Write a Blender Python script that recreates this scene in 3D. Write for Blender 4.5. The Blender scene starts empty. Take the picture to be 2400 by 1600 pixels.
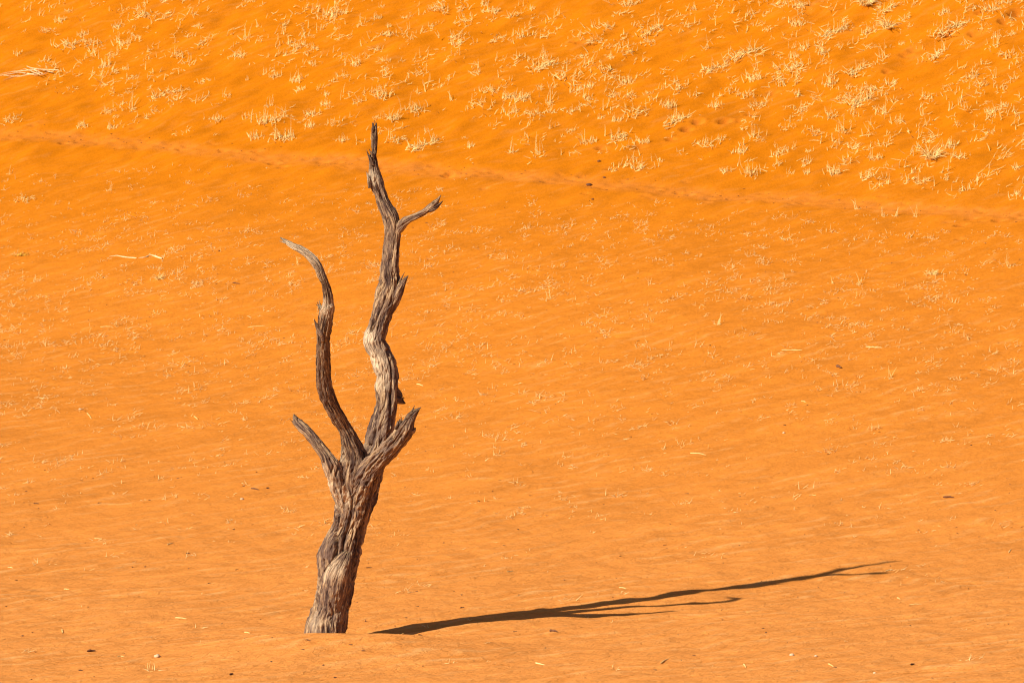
import bpy, math, random
import numpy as np
from mathutils import Vector

random.seed(11)
rng = np.random.default_rng(11)
scene = bpy.context.scene
COL = scene.collection

# ------------------------------------------------------------------ camera
CAM = np.array([0.0, -45.0, 5.0])
MPP = 0.004118                                   # metres per photo pixel at the tree
LENS = 36.0 * 45.0 / (2400 * MPP)
PITCH = -math.atan(5.0 / 45.0) + math.atan(678 * MPP / 45.0)
cam_d = bpy.data.cameras.new('camera')
cam = bpy.data.objects.new('camera', cam_d)
COL.objects.link(cam)
cam.location = CAM
cam.rotation_euler = (math.pi / 2 + PITCH, 0, 0)
cam_d.lens = LENS
cam_d.sensor_width = 36.0
cam_d.clip_start = 0.5
cam_d.clip_end = 6000
cam_d.dof.use_dof = True
cam_d.dof.focus_distance = 45.1
cam_d.dof.aperture_fstop = 6.3
scene.camera = cam

# ------------------------------------------------------------------ sky and sun
SUN_TO = np.array([-0.766, -0.643, 0.0])
SUN_TO /= np.linalg.norm(SUN_TO)
SUN_EL = math.radians(33.3)
world = bpy.data.worlds.new('World')
scene.world = world
world.use_nodes = True
wn = world.node_tree
bg = wn.nodes['Background']
sky = wn.nodes.new('ShaderNodeTexSky')
sky.sky_type = 'NISHITA'
sky.sun_disc = False
sky.sun_elevation = SUN_EL
sky.sun_rotation = math.atan2(SUN_TO[0], SUN_TO[1])
sky.altitude = 600
sky.dust_density = 1.5
sky.ozone_density = 6.0
wn.links.new(sky.outputs[0], bg.inputs[0])
bg.inputs[1].default_value = 0.058
sun_d = bpy.data.lights.new('sun', 'SUN')
sun_d.energy = 5.0
sun_d.angle = math.radians(0.53)
sun_d.color = (1.0, 0.93, 0.82)
sun = bpy.data.objects.new('sun', sun_d)
COL.objects.link(sun)
sdir = Vector((SUN_TO[0] * math.cos(SUN_EL), SUN_TO[1] * math.cos(SUN_EL), math.sin(SUN_EL)))
sun.rotation_euler = sdir.to_track_quat('Z', 'Y').to_euler()
sun.location = (-20, -20, 40)

scene.render.engine = 'CYCLES'
scene.cycles.filter_width = 1.1
scene.view_settings.view_transform = 'Standard'
scene.view_settings.look = 'None'
scene.view_settings.exposure = 0.48
scene.view_settings.gamma = 1.0
scene.view_settings.use_curve_mapping = False

# ------------------------------------------------------------------ helpers
def _h(ix, iy, iz, seed):
    h = (ix.astype(np.uint32) * np.uint32(374761393) + iy.astype(np.uint32) * np.uint32(668265263)
         + iz.astype(np.uint32) * np.uint32(2147483647) + np.uint32((seed * 1274126177) & 0xffffffff))
    h = (h ^ (h >> np.uint32(13))) * np.uint32(1274126177)
    h = (h ^ (h >> np.uint32(16))) * np.uint32(2246822519)
    return h ^ (h >> np.uint32(13))

def noise(x, y, z=None, seed=0):
    """gradient noise, about -1..1"""
    x = np.asarray(x, float); y = np.asarray(y, float)
    z = np.zeros_like(x) if z is None else np.asarray(z, float)
    x, y, z = np.broadcast_arrays(x, y, z)
    fx, fy, fz = np.floor(x), np.floor(y), np.floor(z)
    ix, iy, iz = (a.astype(np.int64) for a in (fx, fy, fz))
    x, y, z = x - fx, y - fy, z - fz
    u, v, w = (t * t * t * (t * (t * 6 - 15) + 10) for t in (x, y, z))
    res = 0
    for dx in (0, 1):
        wx = u if dx else 1 - u
        for dy in (0, 1):
            wy = v if dy else 1 - v
            for dz in (0, 1):
                wz = w if dz else 1 - w
                h = _h(ix + dx, iy + dy, iz + dz, seed)
                g1 = (h & np.uint32(1023)).astype(float) / 511.5 - 1
                g2 = ((h >> np.uint32(10)) & np.uint32(1023)).astype(float) / 511.5 - 1
                g3 = ((h >> np.uint32(20)) & np.uint32(1023)).astype(float) / 511.5 - 1
                res = res + wx * wy * wz * (g1 * (x - dx) + g2 * (y - dy) + g3 * (z - dz))
    return res * 1.5

def sstep(a, b, x):
    t = np.clip((x - a) / (b - a), 0, 1)
    return t * t * (3 - 2 * t)

def pixel_ray(px, py):
    """direction of the view ray through a pixel of the 2400 x 1600 photograph"""
    X = (px - 1200) * MPP / 45.0
    Z = (800 - py) * MPP / 45.0
    c, s = math.cos(PITCH), math.sin(PITCH)
    return np.array([X, c - Z * s, s + Z * c])

def at_depth(px, py, y):
    d = pixel_ray(px, py)
    t = (y - CAM[1]) / d[1]
    return CAM + d * t

def new_mesh(name, verts, faces, mat=None, attrs=None, smooth=True, normals=None):
    me = bpy.data.meshes.new(name)
    verts = np.asarray(verts, np.float32)
    faces = np.asarray(faces, np.int32)
    k = faces.shape[1]
    me.vertices.add(len(verts)); me.vertices.foreach_set('co', verts.ravel())
    me.loops.add(faces.size); me.loops.foreach_set('vertex_index', faces.ravel())
    me.polygons.add(len(faces))
    me.polygons.foreach_set('loop_start', np.arange(0, faces.size, k, dtype=np.int32))
    me.update(calc_edges=True)
    me.polygons.foreach_set('use_smooth', np.full(len(faces), smooth, dtype=bool))
    for nm, arr in (attrs or {}).items():
        arr = np.asarray(arr, np.float32)
        if arr.ndim == 1:
            a = me.attributes.new(nm, 'FLOAT', 'POINT'); a.data.foreach_set('value', arr)
        else:
            a = me.attributes.new(nm, 'FLOAT_VECTOR', 'POINT'); a.data.foreach_set('vector', arr.ravel())
    if mat: me.materials.append(mat)
    if normals is not None:
        me.normals_split_custom_set_from_vertices([tuple(n) for n in normals])
    me.update()
    return me

def link(name, me, parent=None, loc=(0, 0, 0)):
    o = bpy.data.objects.new(name, me)
    COL.objects.link(o)
    if parent is not None: o.parent = parent
    o.location = loc
    return o

def tag(o, label=None, category=None, group=None, kind=None):
    if label: o['label'] = label
    if category: o['category'] = category
    if group: o['group'] = group
    if kind: o['kind'] = kind
    return o

class NT:
    def __init__(self, name):
        self.m = bpy.data.materials.new(name); self.m.use_nodes = True
        self.t = self.m.node_tree; self.b = self.t.nodes['Principled BSDF']
    def n(self, typ, **kw):
        nd = self.t.nodes.new(typ)
        for k, v in kw.items():
            if k.startswith('i_'): nd.inputs[k[2:].replace('_', ' ')].default_value = v
            else: setattr(nd, k, v)
        return nd
    def l(self, a, b): self.t.links.new(a, b)
    def attr(self, name): return self.n('ShaderNodeAttribute', attribute_name=name)
    def mapping(self, src, scale, rot=(0, 0, 0)):
        if any(rot):                             # turn first, then stretch, so streaks follow the turned axes
            r = self.n('ShaderNodeMapping'); r.inputs['Rotation'].default_value = rot; self.l(src, r.inputs[0]); src = r.outputs[0]
        mp = self.n('ShaderNodeMapping'); mp.inputs['Scale'].default_value = scale
        self.l(src, mp.inputs[0]); return mp.outputs[0]
    def noise(self, vec, scale, detail=3, rough=0.5, dist=0.0):
        nd = self.n('ShaderNodeTexNoise'); nd.inputs['Scale'].default_value = scale
        nd.inputs['Detail'].default_value = detail; nd.inputs['Roughness'].default_value = rough
        nd.inputs['Distortion'].default_value = dist
        self.l(vec, nd.inputs['Vector']); return nd.outputs['Fac']
    def ramp(self, fac, stops):
        r = self.n('ShaderNodeValToRGB'); e = r.color_ramp.elements
        while len(e) < len(stops): e.new(0.5)
        for k, (p, c) in enumerate(stops):
            e[k].position = p; e[k].color = (*c, 1) if len(c) == 3 else c
        self.l(fac, r.inputs[0]); return r.outputs[0]
    def mix(self, fac, a, b, mode='MIX'):
        m = self.n('ShaderNodeMix', data_type='RGBA', blend_type=mode)
        for src, sock in ((fac, m.inputs[0]), (a, m.inputs[6]), (b, m.inputs[7])):
            if hasattr(src, 'is_output'): self.l(src, sock)
            elif isinstance(src, (int, float)): sock.default_value = src
            else: sock.default_value = (*src, 1)
        return m.outputs[2]
    def math(self, op, a, b=None, clamp=False):
        m = self.n('ShaderNodeMath', operation=op, use_clamp=clamp)
        for k, s in enumerate((a, b)):
            if s is None: continue
            if hasattr(s, 'is_output'): self.l(s, m.inputs[k])
            else: m.inputs[k].default_value = s
        return m.outputs[0]
    def bump(self, h, strength, dist, normal=None):
        b = self.n('ShaderNodeBump'); b.inputs['Strength'].default_value = strength
        b.inputs['Distance'].default_value = dist; self.l(h, b.inputs['Height'])
        if normal is not None: self.l(normal, b.inputs['Normal'])
        return b.outputs[0]

G3 = lambda v: (v, v, v)

# ------------------------------------------------------------------ materials
def sand_material():
    t = NT('sand'); b = t.b
    geo = t.n('ShaderNodeNewGeometry').outputs['Position']
    dune = t.attr('dune').outputs['Fac']; path = t.attr('path').outputs['Fac']
    near = (0.775, 0.288, 0.064); far = (0.570, 0.162, 0.0042)
    c = t.mix(dune, near, far)
    # broad tone: wind sorted streaks of coarser and finer grain
    st = t.mapping(geo, (0.5, 2.2, 1.0), (0, 0, math.radians(-38)))
    n1 = t.noise(st, 1.3, 4, 0.6)
    c = t.mix(0.85, c, t.ramp(n1, [(0.3, G3(0.84)), (0.7, G3(1.08))]), 'MULTIPLY')
    n2 = t.noise(t.mapping(geo, (1.7, 5.5, 2.0), (0, 0, math.radians(-40))), 1.6, 4, 0.65)
    pale = t.ramp(n2, [(0.55, G3(0)), (0.72, G3(1))])
    palef = t.math('MULTIPLY', pale, t.math('SUBTRACT', 0.45, t.math('MULTIPLY', dune, 0.40)))
    c = t.mix(palef, c, (0.72, 0.34, 0.11))
    # patches of paler sand colour on the ripple crests, darker in the troughs
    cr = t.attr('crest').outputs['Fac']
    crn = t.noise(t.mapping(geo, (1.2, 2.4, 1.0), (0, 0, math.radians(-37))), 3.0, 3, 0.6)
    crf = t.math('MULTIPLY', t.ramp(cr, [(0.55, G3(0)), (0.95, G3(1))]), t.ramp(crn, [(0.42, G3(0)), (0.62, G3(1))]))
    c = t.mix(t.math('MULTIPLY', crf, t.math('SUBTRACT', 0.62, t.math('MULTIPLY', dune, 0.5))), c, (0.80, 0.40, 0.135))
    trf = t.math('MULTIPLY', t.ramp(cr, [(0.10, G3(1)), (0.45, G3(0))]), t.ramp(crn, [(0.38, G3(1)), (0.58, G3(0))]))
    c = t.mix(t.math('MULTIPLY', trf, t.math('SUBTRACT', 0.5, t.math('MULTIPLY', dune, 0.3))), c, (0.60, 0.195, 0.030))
    n3 = t.noise(geo, 150, 2, 0.6)
    c = t.mix(0.8, c, t.ramp(n3, [(0.25, G3(0.84)), (0.75, G3(1.14))]), 'MULTIPLY')
    n4 = t.noise(t.mapping(geo, (26, 20, 20), (0, 0, math.radians(-30))), 1.0, 4, 0.75)
    c = t.mix(0.9, c, t.ramp(n4, [(0.28, G3(0.86)), (0.72, G3(1.12))]), 'MULTIPLY')
    pn = t.noise(geo, 5.0, 4, 0.65)
    pf = t.math('MULTIPLY', path, t.ramp(pn, [(0.3, G3(0.35)), (0.65, G3(1))]))
    c = t.mix(t.math('MULTIPLY', pf, 0.36), c, (0.60, 0.198, 0.046))
    t.l(c, b.inputs['Base Color'])
    b.inputs['Roughness'].default_value = 0.95
    b.inputs['Specular IOR Level'].default_value = 0.0
    f1 = t.noise(t.mapping(geo, (1.8, 3.4, 3.0), (0, 0, math.radians(-42))), 5.0, 5, 0.64, 0.5)
    f2 = t.noise(geo, 95, 3, 0.7)
    nb = t.bump(f1, 1.0, 0.030)
    t.l(t.math('SUBTRACT', 1.0, t.math('MULTIPLY', dune, 0.7)), nb.node.inputs['Strength'])
    nb = t.bump(f2, 0.5, 0.007, nb)
    t.l(nb, b.inputs['Normal'])
    return t.m

def wood_material():
    t = NT('weathered_wood'); b = t.b
    g = t.attr('grain').outputs['Vector']
    pale = t.attr('pale').outputs['Fac']
    s1 = t.noise(t.mapping(g, (15, 15, 3.0)), 1.0, 5, 0.65, 0.5)
    s2 = t.noise(t.mapping(g, (44, 44, 6.0)), 1.0, 3, 0.6, 0.35)
    s3 = t.noise(t.mapping(g, (70, 70, 26)), 1.0, 3, 0.65)
    big = t.noise(g, 3.2, 3, 0.6)
    c = t.ramp(s1, [(0.34, (0.066, 0.036, 0.025)), (0.46, (0.155, 0.096, 0.066)),
                    (0.56, (0.30, 0.193, 0.115)), (0.69, (0.56, 0.385, 0.205))])
    c = t.mix(t.ramp(big, [(0.42, G3(0)), (0.66, G3(0.7))]), c, (0.205, 0.134, 0.102))
    c = t.mix(t.ramp(s2, [(0.50, G3(0)), (0.66, G3(0.75))]), c, (0.66, 0.46, 0.25))
    c = t.mix(t.ramp(s2, [(0.32, G3(0.95)), (0.46, G3(0))]), c, (0.05, 0.028, 0.022))
    c = t.mix(t.ramp(s3, [(0.26, G3(0.8)), (0.38, G3(0))]), c, (0.08, 0.045, 0.033))
    c = t.mix(1.0, c, (0.84, 0.80, 0.76), 'MULTIPLY')
    pn = t.math('MULTIPLY', pale, t.ramp(s2, [(0.32, G3(0.15)), (0.56, G3(0.9))]))
    c = t.mix(pn, c, (0.78, 0.60, 0.38))
    t.l(c, b.inputs['Base Color'])
    b.inputs['Roughness'].default_value = 0.85
    b.inputs['Specular IOR Level'].default_value = 0.15
    nb = t.bump(s2, 1.0, 0.022)
    nb = t.bump(s1, 0.9, 0.030, nb)
    nb = t.bump(s3, 0.8, 0.010, nb)
    t.l(nb, b.inputs['Normal'])
    return t.m

def straw_material(name, c1, c2, trans=0.0):
    t = NT(name); b = t.b
    geo = t.n('ShaderNodeNewGeometry')
    rnd = geo.outputs['Random Per Island']
    oi = t.n('ShaderNodeObjectInfo').outputs['Random']
    r = t.math('FRACT', t.math('ADD', rnd, oi))
    n = t.noise(geo.outputs['Position'], 30, 2)
    c = t.mix(r, c1, c2)
    c = t.mix(0.6, c, t.ramp(n, [(0.3, G3(0.8)), (0.7, G3(1.15))]), 'MULTIPLY')
    t.l(c, b.inputs['Base Color'])
    b.inputs['Roughness'].default_value = 0.7
    b.inputs['Specular IOR Level'].default_value = 0.25
    if trans:
        tr = t.n('ShaderNodeBsdfTranslucent'); t.l(c, tr.inputs[0])
        mx = t.n('ShaderNodeMixShader'); mx.inputs[0].default_value = trans
        t.l(b.outputs[0], mx.inputs[1]); t.l(tr.outputs[0], mx.inputs[2])
        t.l(mx.outputs[0], t.t.nodes['Material Output'].inputs[0])
    return t.m

SAND = sand_material()
WOOD = wood_material()
STRAW = straw_material('dry_straw', (0.95, 0.76, 0.32), (0.93, 0.65, 0.21), 0.2)
LITTER = straw_material('straw_bits', (0.95, 0.72, 0.33), (0.90, 0.54, 0.17), 0.2)
YELLOW = straw_material('yellow_straw', (0.68, 0.43, 0.05), (0.62, 0.36, 0.04))
BLEACH = straw_material('bleached_wood', (0.80, 0.61, 0.34), (0.74, 0.50, 0.24))
DARK = straw_material('dark_twig_wood', (0.11, 0.045, 0.02), (0.19, 0.075, 0.03))
STONE = straw_material('pale_stone', (0.62, 0.43, 0.25), (0.54, 0.36, 0.20))
STONED = straw_material('dark_stone', (0.10, 0.042, 0.022), (0.15, 0.062, 0.03))

# ------------------------------------------------------------------ terrain: height of the sand
S_T = np.array([-3000, -49, -45, -37, -31, -20, -10, -3, -0.5, 3, 6, 10, 16, 23, 25, 28, 34, 60, 120, 165, 200, 260, 330, 4000], float)
A_T = np.array([0, 0, -14, -14, -4, 0.3, 0.6, 1.2, 1.9, 2.7, 5.2, 9.2, 11.6, 15.2, 17, 20, 22.5, 28, 31, 28, -8, -18, 0, 0], float)
_s = np.concatenate([np.linspace(-3000, -60, 50), np.linspace(-59.9, 400, 9200), np.linspace(401, 4000, 60)])
_sl = np.tan(np.radians(np.interp(_s, S_T, A_T)))
_z = np.concatenate([[0], np.cumsum(0.5 * (_sl[1:] + _sl[:-1]) * np.diff(_s))])
_z -= np.interp(0, _s, _z)

PIT = (-1.60, 0.0)
RA = math.radians(37)                            # ripple crests run this way, right and away
dents = []                                       # x, y, rx, ry, angle, depth
mounds = []                                      # x, y, r, h

def ripple(x, y):
    u = -x * math.sin(RA) + y * math.cos(RA)
    v = x * math.cos(RA) + y * math.sin(RA)
    w = noise(x * 0.55, y * 0.55, seed=21) * 0.35 + noise(x * 2.0, y * 2.0, seed=22) * 0.13
    lam = 0.15
    ph = (u + w) / lam
    cr = np.abs(np.modf(np.abs(ph) * 0.5)[0] * 2 - 1)
    cr = cr * cr * (3 - 2 * cr) - 0.5
    am = np.clip(0.55 + 0.9 * noise(x * 0.7, y * 1.2, seed=23) + 0.3 * noise(v * 1.2, u * 3, seed=24), 0.08, 1.3)
    return cr * am

def height(x, y):
    x = np.asarray(x, float); y = np.asarray(y, float)
    s = y + 0.29 * np.clip(x, -60, 60) * sstep(4, 21, y)
    z = np.interp(s, _s, _z)
    up = sstep(20, 27, s)
    z = z + 0.16 * noise(x * 0.13, y * 0.13, seed=1) * sstep(3, 20, y)
    z = z + 0.022 * noise(x * 0.6 + 3, y * 0.6, seed=2) + 0.007 * noise(x * 1.5, y * 1.5, seed=3)
    a = math.radians(50)
    u = x * math.cos(a) + y * math.sin(a); v = -x * math.sin(a) + y * math.cos(a)
    z = z + up * (0.06 * noise(u * 0.7, v * 1.9, seed=4) + 0.032 * noise(u * 2.0, v * 4.2, seed=5))
    mid = sstep(6, 15, s) * (1 - up)
    z = z + mid * (0.012 * noise(x * 2.2, y * 3.4, seed=6) + 0.006 * noise(x * 6, y * 9, seed=7))
    # low drift of sand piled on the viewer's side of the trunk, slightly scoured ground behind it
    dx = x - PIT[0]; dy = y - PIT[1]
    z = z - 0.06 - 0.075 * np.exp(-(((dx - 0.22) / 0.62) ** 2 + ((dy - 0.1) / 0.5) ** 2))
    e = dy + 0.60 + 0.05 * noise(x * 1.3, x * 0 + 4.0, seed=12)
    z = z + (0.125 + 0.010 * noise(x * 2.2, x * 0, seed=13)) * np.exp(-np.abs(dx / 1.25) ** 3 - (e / np.where(e > 0, 0.24, 0.95)) ** 2)
    near = 1 - sstep(6, 14, y)
    z = z + near * (0.007 * noise((x * .78 + y * .62) * 1.5, (-x * .62 + y * .78) * 3.0, seed=8) + 0.0115 * noise((x * .9 + y * .4) * 3.6, (-x * .4 + y * .9) * 3.6, seed=9))
    return z

def ground(px, py):
    """point of the sand seen at a photo pixel"""
    d = pixel_ray(px, py)
    t = np.concatenate([np.arange(36, 85, 0.05), np.arange(85, 150, 0.5)])
    P = CAM[None, :] + d[None, :] * t[:, None]
    f = P[:, 2] - height(P[:, 0], P[:, 1])
    k = np.nonzero(f < 0)[0]
    k = k[0] if len(k) else len(t) - 1
    a, b = t[max(k - 1, 0)], t[k]
    for _ in range(14):
        m = 0.5 * (a + b); p = CAM + d * m
        if p[2] < float(height(p[0], p[1])): b = m
        else: a = m
    p = CAM + d * (0.5 * (a + b))
    return p

# the trodden path across the foot of the dune
PATH_PX = [(-60, 306), (0, 312), (110, 316), (230, 330), (330, 335), (480, 352), (640, 366), (800, 376), (980, 393),
           (1150, 406), (1330, 421), (1500, 437), (1700, 457), (1900, 470), (2100, 485), (2300, 498), (2460, 506)]
PATH = np.array([ground(*p)[:2] for p in PATH_PX])
PATH = PATH[np.argsort(PATH[:, 0])]

def path_offset(x, y):
    return y - np.interp(x, PATH[:, 0], PATH[:, 1])

for x in np.arange(PATH[0, 0], PATH[-1, 0], 0.17):
    for lane in range(2):
        if random.random() < 0.72:
            xx = x + random.uniform(-.1, .1)
            yy = np.interp(xx, PATH[:, 0], PATH[:, 1]) + random.gauss(0, 0.22)
            dents.append((xx, yy, random.uniform(.03, .075), random.uniform(.03, .06), random.uniform(-.6, .6),
                          random.uniform(.006, .03)))
# single footprints off the path: photo pixel, size, depth
for px, py, sc, dp in [(1432, 396, 1.2, .05),
        (1049, 410, 1.3, .08), (1056, 404, 1.0, .06), (1372, 453, .8, .05), (1610, 306, 1.3, .1),
        (1636, 287, 1.3, .09), (1700, 285, 1.6, .1), (1760, 268, 1.0, .06), (1733, 283, 1.2, .05), (1500, 347, 1.3, .06),
        (1410, 347, 1.2, .07), (1572, 327, 1.0, .08), (1812, 219, 1.2, .06), (2080, 169, 1.0, .08), (2000, 72, 1.1, .09),
        (2226, 83, 1.5, .1), (2212, 87, 1.0, .07), (2290, 80, 1.5, .08), (2278, 78, 1.0, .07), (2353, 53, 1.3, .08),
        (2385, 32, 1.5, .09), (2370, 36, 1.0, .07), (2142, 115, 1.6, .06), (2125, 128, 1.5, .06), (2168, 142, 1.3, .06),
        (2340, 18, 1.4, .07), (1905, 14, 1.4, .08), (645, 381, 1.4, .07), (664, 391, 1.2, .05), (150, 335, 1.0, .06),
        (2254, 527, 1.3, .09), (2280, 512, 1.4, .06), (2343, 516, 1.4, .07), (2250, 560, .9, .05), (1345, 97, .9, .06),
        (1360, 100, 1.2, .05), (2300, 30, 1.2, .06), (735, 17, .9, .07), (757, 28, .8, .06), (128, 32, .7, .06)]:
    p = ground(px, py)
    dents.append((p[0], p[1], .060 * sc, .045 * sc, 0.5, min(dp, .10) * .8))

# ------------------------------------------------------------------ grass tufts: where they stand
# photo pixel of the foot, size class, look ; then a label of its own if it can be singled out
TUFTS = [
 (39,128,1,'s'),(160,28,1,'s'),(144,52,2,'s'),(116,76,2,'m'),(192,84,2,'s'),(340,40,2,'m'),(290,106,2,'s'),(160,108,2,'m'),
 (200,102,2,'m'),(422,130,2,'m'),(480,104,2,'l'),(564,136,2,'s'),(643,182,2,'s'),(697,190,2,'s'),(779,42,3,'s'),(731,154,1,'s'),
 (626,290,3,'s'),(632,250,2,'w'),(731,272,2,'s'),(728,300,2,'s'),(664,330,3,'s'),(598,324,2,'s'),(267,302,2,'s'),(194,299,2,'s'),
 (310,262,2,'w'),(255,264,2,'m'),(28,283,2,'m'),(510,284,2,'s'),(765,224,1,'s'),(530,226,1,'s'),(374,228,2,'l'),(707,212,1,'s'),
 (22,408,1,'w'),(61,470,2,'m'),(258,448,1,'w'),(803,333,2,'s'),(912,64,1,'s'),(912,84,2,'m'),(1072,92,3,'m'),(1074,108,2,'m'),
 (1092,54,2,'m'),(1137,14,2,'s'),(1160,30,2,'s'),(1024,26,2,'m'),(984,176,2,'m'),(895,230,3,'s'),(973,264,3,'s'),(919,282,3,'s'),
 (990,346,3,'l'),(929,330,2,'m'),(1201,360,2,'w'),(1266,362,2,'w'),(1103,345,1,'s'),(1222,236,2,'s'),(1195,232,2,'s'),(1158,216,2,'m'),
 (1290,246,2,'w'),(1273,162,3,'l'),(1334,190,3,'m'),(1382,208,2,'s'),(1473,196,2,'s'),(1473,16,3,'s'),(1528,78,3,'l'),(1426,66,2,'m'),
 (1412,166,2,'m'),(1395,96,2,'l'),(1567,254,3,'s'),(1582,290,3,'l'),(1497,264,2,'m'),(1446,330,2,'l'),(1507,336,2,'s'),(1497,398,2,'m'),
 (1378,338,2,'s'),(1249,270,2,'m'),(1545,378,1,'s'),(1060,236,1,'w'),(1123,246,2,'m'),(1439,228,2,'m'),
 (1877,20,3,'s'),(2028,12,3,'b'),(1838,12,2,'m'),(2083,26,3,'l'),(1954,82,3,'l'),(2080,70,3,'b'),(2032,80,2,'s'),(2222,74,3,'l'),
 (2318,24,2,'m'),(1743,130,3,'l'),(1678,164,3,'l'),(1886,116,2,'s'),(1656,116,2,'w'),(1797,72,1,'s'),(1872,60,2,'s'),(1926,126,2,'s'),
 (2200,134,3,'l'),(2076,136,2,'w'),(2338,110,2,'w'),(2362,132,2,'m'),(2008,172,3,'l'),(1865,164,3,'m'),(1824,182,2,'l'),(1943,200,2,'s'),
 (1767,190,2,'s'),(2093,200,2,'m'),(2267,188,2,'l'),(1746,226,2,'m'),(2018,244,3,'l'),(1678,252,2,'s'),(1784,252,2,'m'),(2076,268,2,'w'),
 (1947,280,2,'w'),(1981,312,2,'w'),(1906,312,2,'m'),(2175,230,2,'m'),(2325,266,2,'s'),(2358,250,1,'s'),(2321,314,2,'m'),(2226,344,2,'s'),
 (2183,374,3,'b'),(2005,348,2,'m'),(2052,376,2,'s'),(1763,412,3,'s'),(1699,404,2,'s'),(1736,360,2,'s'),(1824,364,2,'s'),(1899,356,1,'s'),
 (1954,408,2,'s'),(2032,420,2,'m'),(2161,432,2,'s'),(1770,322,2,'w'),(2386,456,1,'s'),(2011,490,1,'w'),(1892,408,1,'s'),(1852,408,1,'s'),
 (1655,340,2,'m'),(1692,328,1,'s'),(2214,422,1,'s'),(2240,428,1,'w'),(2070,508,1,'w'),(2098,508,1,'w'),(2146,508,1,'w'),
 (2012,668,1,'w'),(1840,655,1,'w'),(1948,665,1,'w'),(2185,645,1,'b'),(1797,680,1,'w'),(2364,625,1,'w'),(1682,762,1,'w'),(2086,886,1,'w'),
 (372,655,1,'b'),(275,765,1,'w'),(695,620,1,'w'),(1290,700,1,'w'),(1845,560,1,'m'),(368,735,1,'m')]

ZONE = lambda px, py, above: ('left of the dead tree' if px < 640 else 'straight behind the dead tree' if px < 1120
                              else 'right of the dead tree' if px < 1700 else 'at the far right')
tuft_sites = []      # x, y, size, look, zone, hand placed, (px,py)
def rows_above(px): return np.interp(px, [p[0] for p in PATH_PX], [p[1] for p in PATH_PX])
for px, py, sz, lk in TUFTS:
    p = ground(px, py)
    above = py < rows_above(px)
    tuft_sites.append((p[0], p[1], sz, lk, ZONE(px, py, above), above, (px, py)))

def to_pixel(x, y, z):
    d = np.array([x, y, z]) - CAM
    c, s = math.cos(PITCH), math.sin(PITCH)
    f = d[1] * c + d[2] * s; u = -d[1] * s + d[2] * c
    return 1200 + d[0] / f * 45 / MPP, 800 - u / f * 45 / MPP

# further tufts of the upper slope, thinner on the left and thicker on the right
N_IND = 300
extra = []
tries = 0
taken = [(t[0], t[1]) for t in tuft_sites]
while len(extra) < 760 and tries < 30000:
    tries += 1
    x = random.uniform(-10.2, 10.2); y = random.uniform(17, 37)
    off = float(path_offset(x, y))
    if off < 0.8: continue
    den = 0.42 + 0.95 * float(noise(x * 0.55, y * 0.55, seed=31)) + 0.025 * x
    den *= min(1, 0.25 + (off - 0.8) / 3.0)
    if random.random() > den: continue
    if any((x - a) ** 2 + (y - b) ** 2 < 0.09 for a, b in taken[-700:]): continue
    taken.append((x, y)); extra.append((x, y))
n_more = N_IND - len(tuft_sites)
ind_extra, stuff_extra = extra[:n_more + 60], extra[n_more + 60:]
for x, y in ind_extra:
    px, py = to_pixel(x, y, float(height(x, y)))
    if not (0 < px < 2400 and 5 < py < 520) or len(tuft_sites) >= N_IND:
        stuff_extra.append((x, y)); continue
    lk = random.choices('smlw', (4, 4, 2, 3))[0]
    tuft_sites.append((x, y, random.choice((1, 1, 2)), lk, ZONE(px, py, True), True, (px, py)))

for x, y, sz, lk, *_r in tuft_sites:
    mounds.append((x, y, (0.09, 0.14, 0.20)[sz - 1], (0.010, 0.018, 0.028)[sz - 1] * (0.6 if lk == 'w' else 1)))
for x, y in stuff_extra:
    mounds.append((x, y, 0.1, 0.015))

# ------------------------------------------------------------------ terrain: one sheet, fine where it is seen
def axis(lo, hi, step, far, grow=1.14):
    a = list(np.arange(lo, hi + step / 2, step))
    st = step; v = hi; up = []
    while v < far[1]:
        st *= grow; v += st; up.append(v)
    st = step; v = lo; dn = []
    while v > far[0]:
        st *= grow; v -= st; dn.append(v)
    return np.array(dn[::-1] + a + up)

gx = axis(-9.6, 9.6, 0.045, (-1800, 1800))
gy = axis(-5.2, 37.0, 0.027, (-1500, 2200))
X, Y = np.meshgrid(gx, gy)
Z = height(X, Y)
sD = Y + 0.29 * np.clip(X, -60, 60) * sstep(4, 21, Y)
fine = sstep(-12, -9, X) * (1 - sstep(9, 12, X)) * sstep(-9, -6, Y) * (1 - sstep(36, 40, Y))
ramp_amp = 0.0150 - 0.006 * sstep(8, 20, sD) - 0.004 * sstep(22, 26, sD)
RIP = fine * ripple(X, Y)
Z += RIP * ramp_amp * (1 - 0.7 * np.exp(-(((X - PIT[0]) / 0.8) ** 2 + ((Y - PIT[1]) / 0.7) ** 2)))

def window(x, y, r):
    i0, i1 = np.searchsorted(gy, (y - r, y + r)); j0, j1 = np.searchsorted(gx, (x - r, x + r))
    return slice(i0, i1), slice(j0, j1)
for x, y, r, h in mounds:
    w = window(x, y, 4 * r)
    dx = X[w] - x; dy = Y[w] - y
    lee = np.where(dx > 0, 1.9, 1.0)
    Z[w] += h * np.exp(-((dx / (r * lee)) ** 2 + (dy / r) ** 2))
DENTM = np.zeros_like(Z)
for x, y, rx, ry, a, dp in dents:
    w = window(x, y, 3.5 * max(rx, ry))
    dx = X[w] - x; dy = Y[w] - y
    u = (dx * math.cos(a) + dy * math.sin(a)) / rx; v = (-dx * math.sin(a) + dy * math.cos(a)) / ry
    q = u * u + v * v
    Z[w] += -dp * np.exp(-q * q * 0.7) + dp * 0.13 * np.exp(-(np.sqrt(q) - 1.6) ** 2 / 0.2)
    DENTM[w] = np.maximum(DENTM[w], np.exp(-q / 4))
off = path_offset(X, Y)
wob = 0.16 * noise(X * 1.3, Y * 1.3, seed=41)
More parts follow.
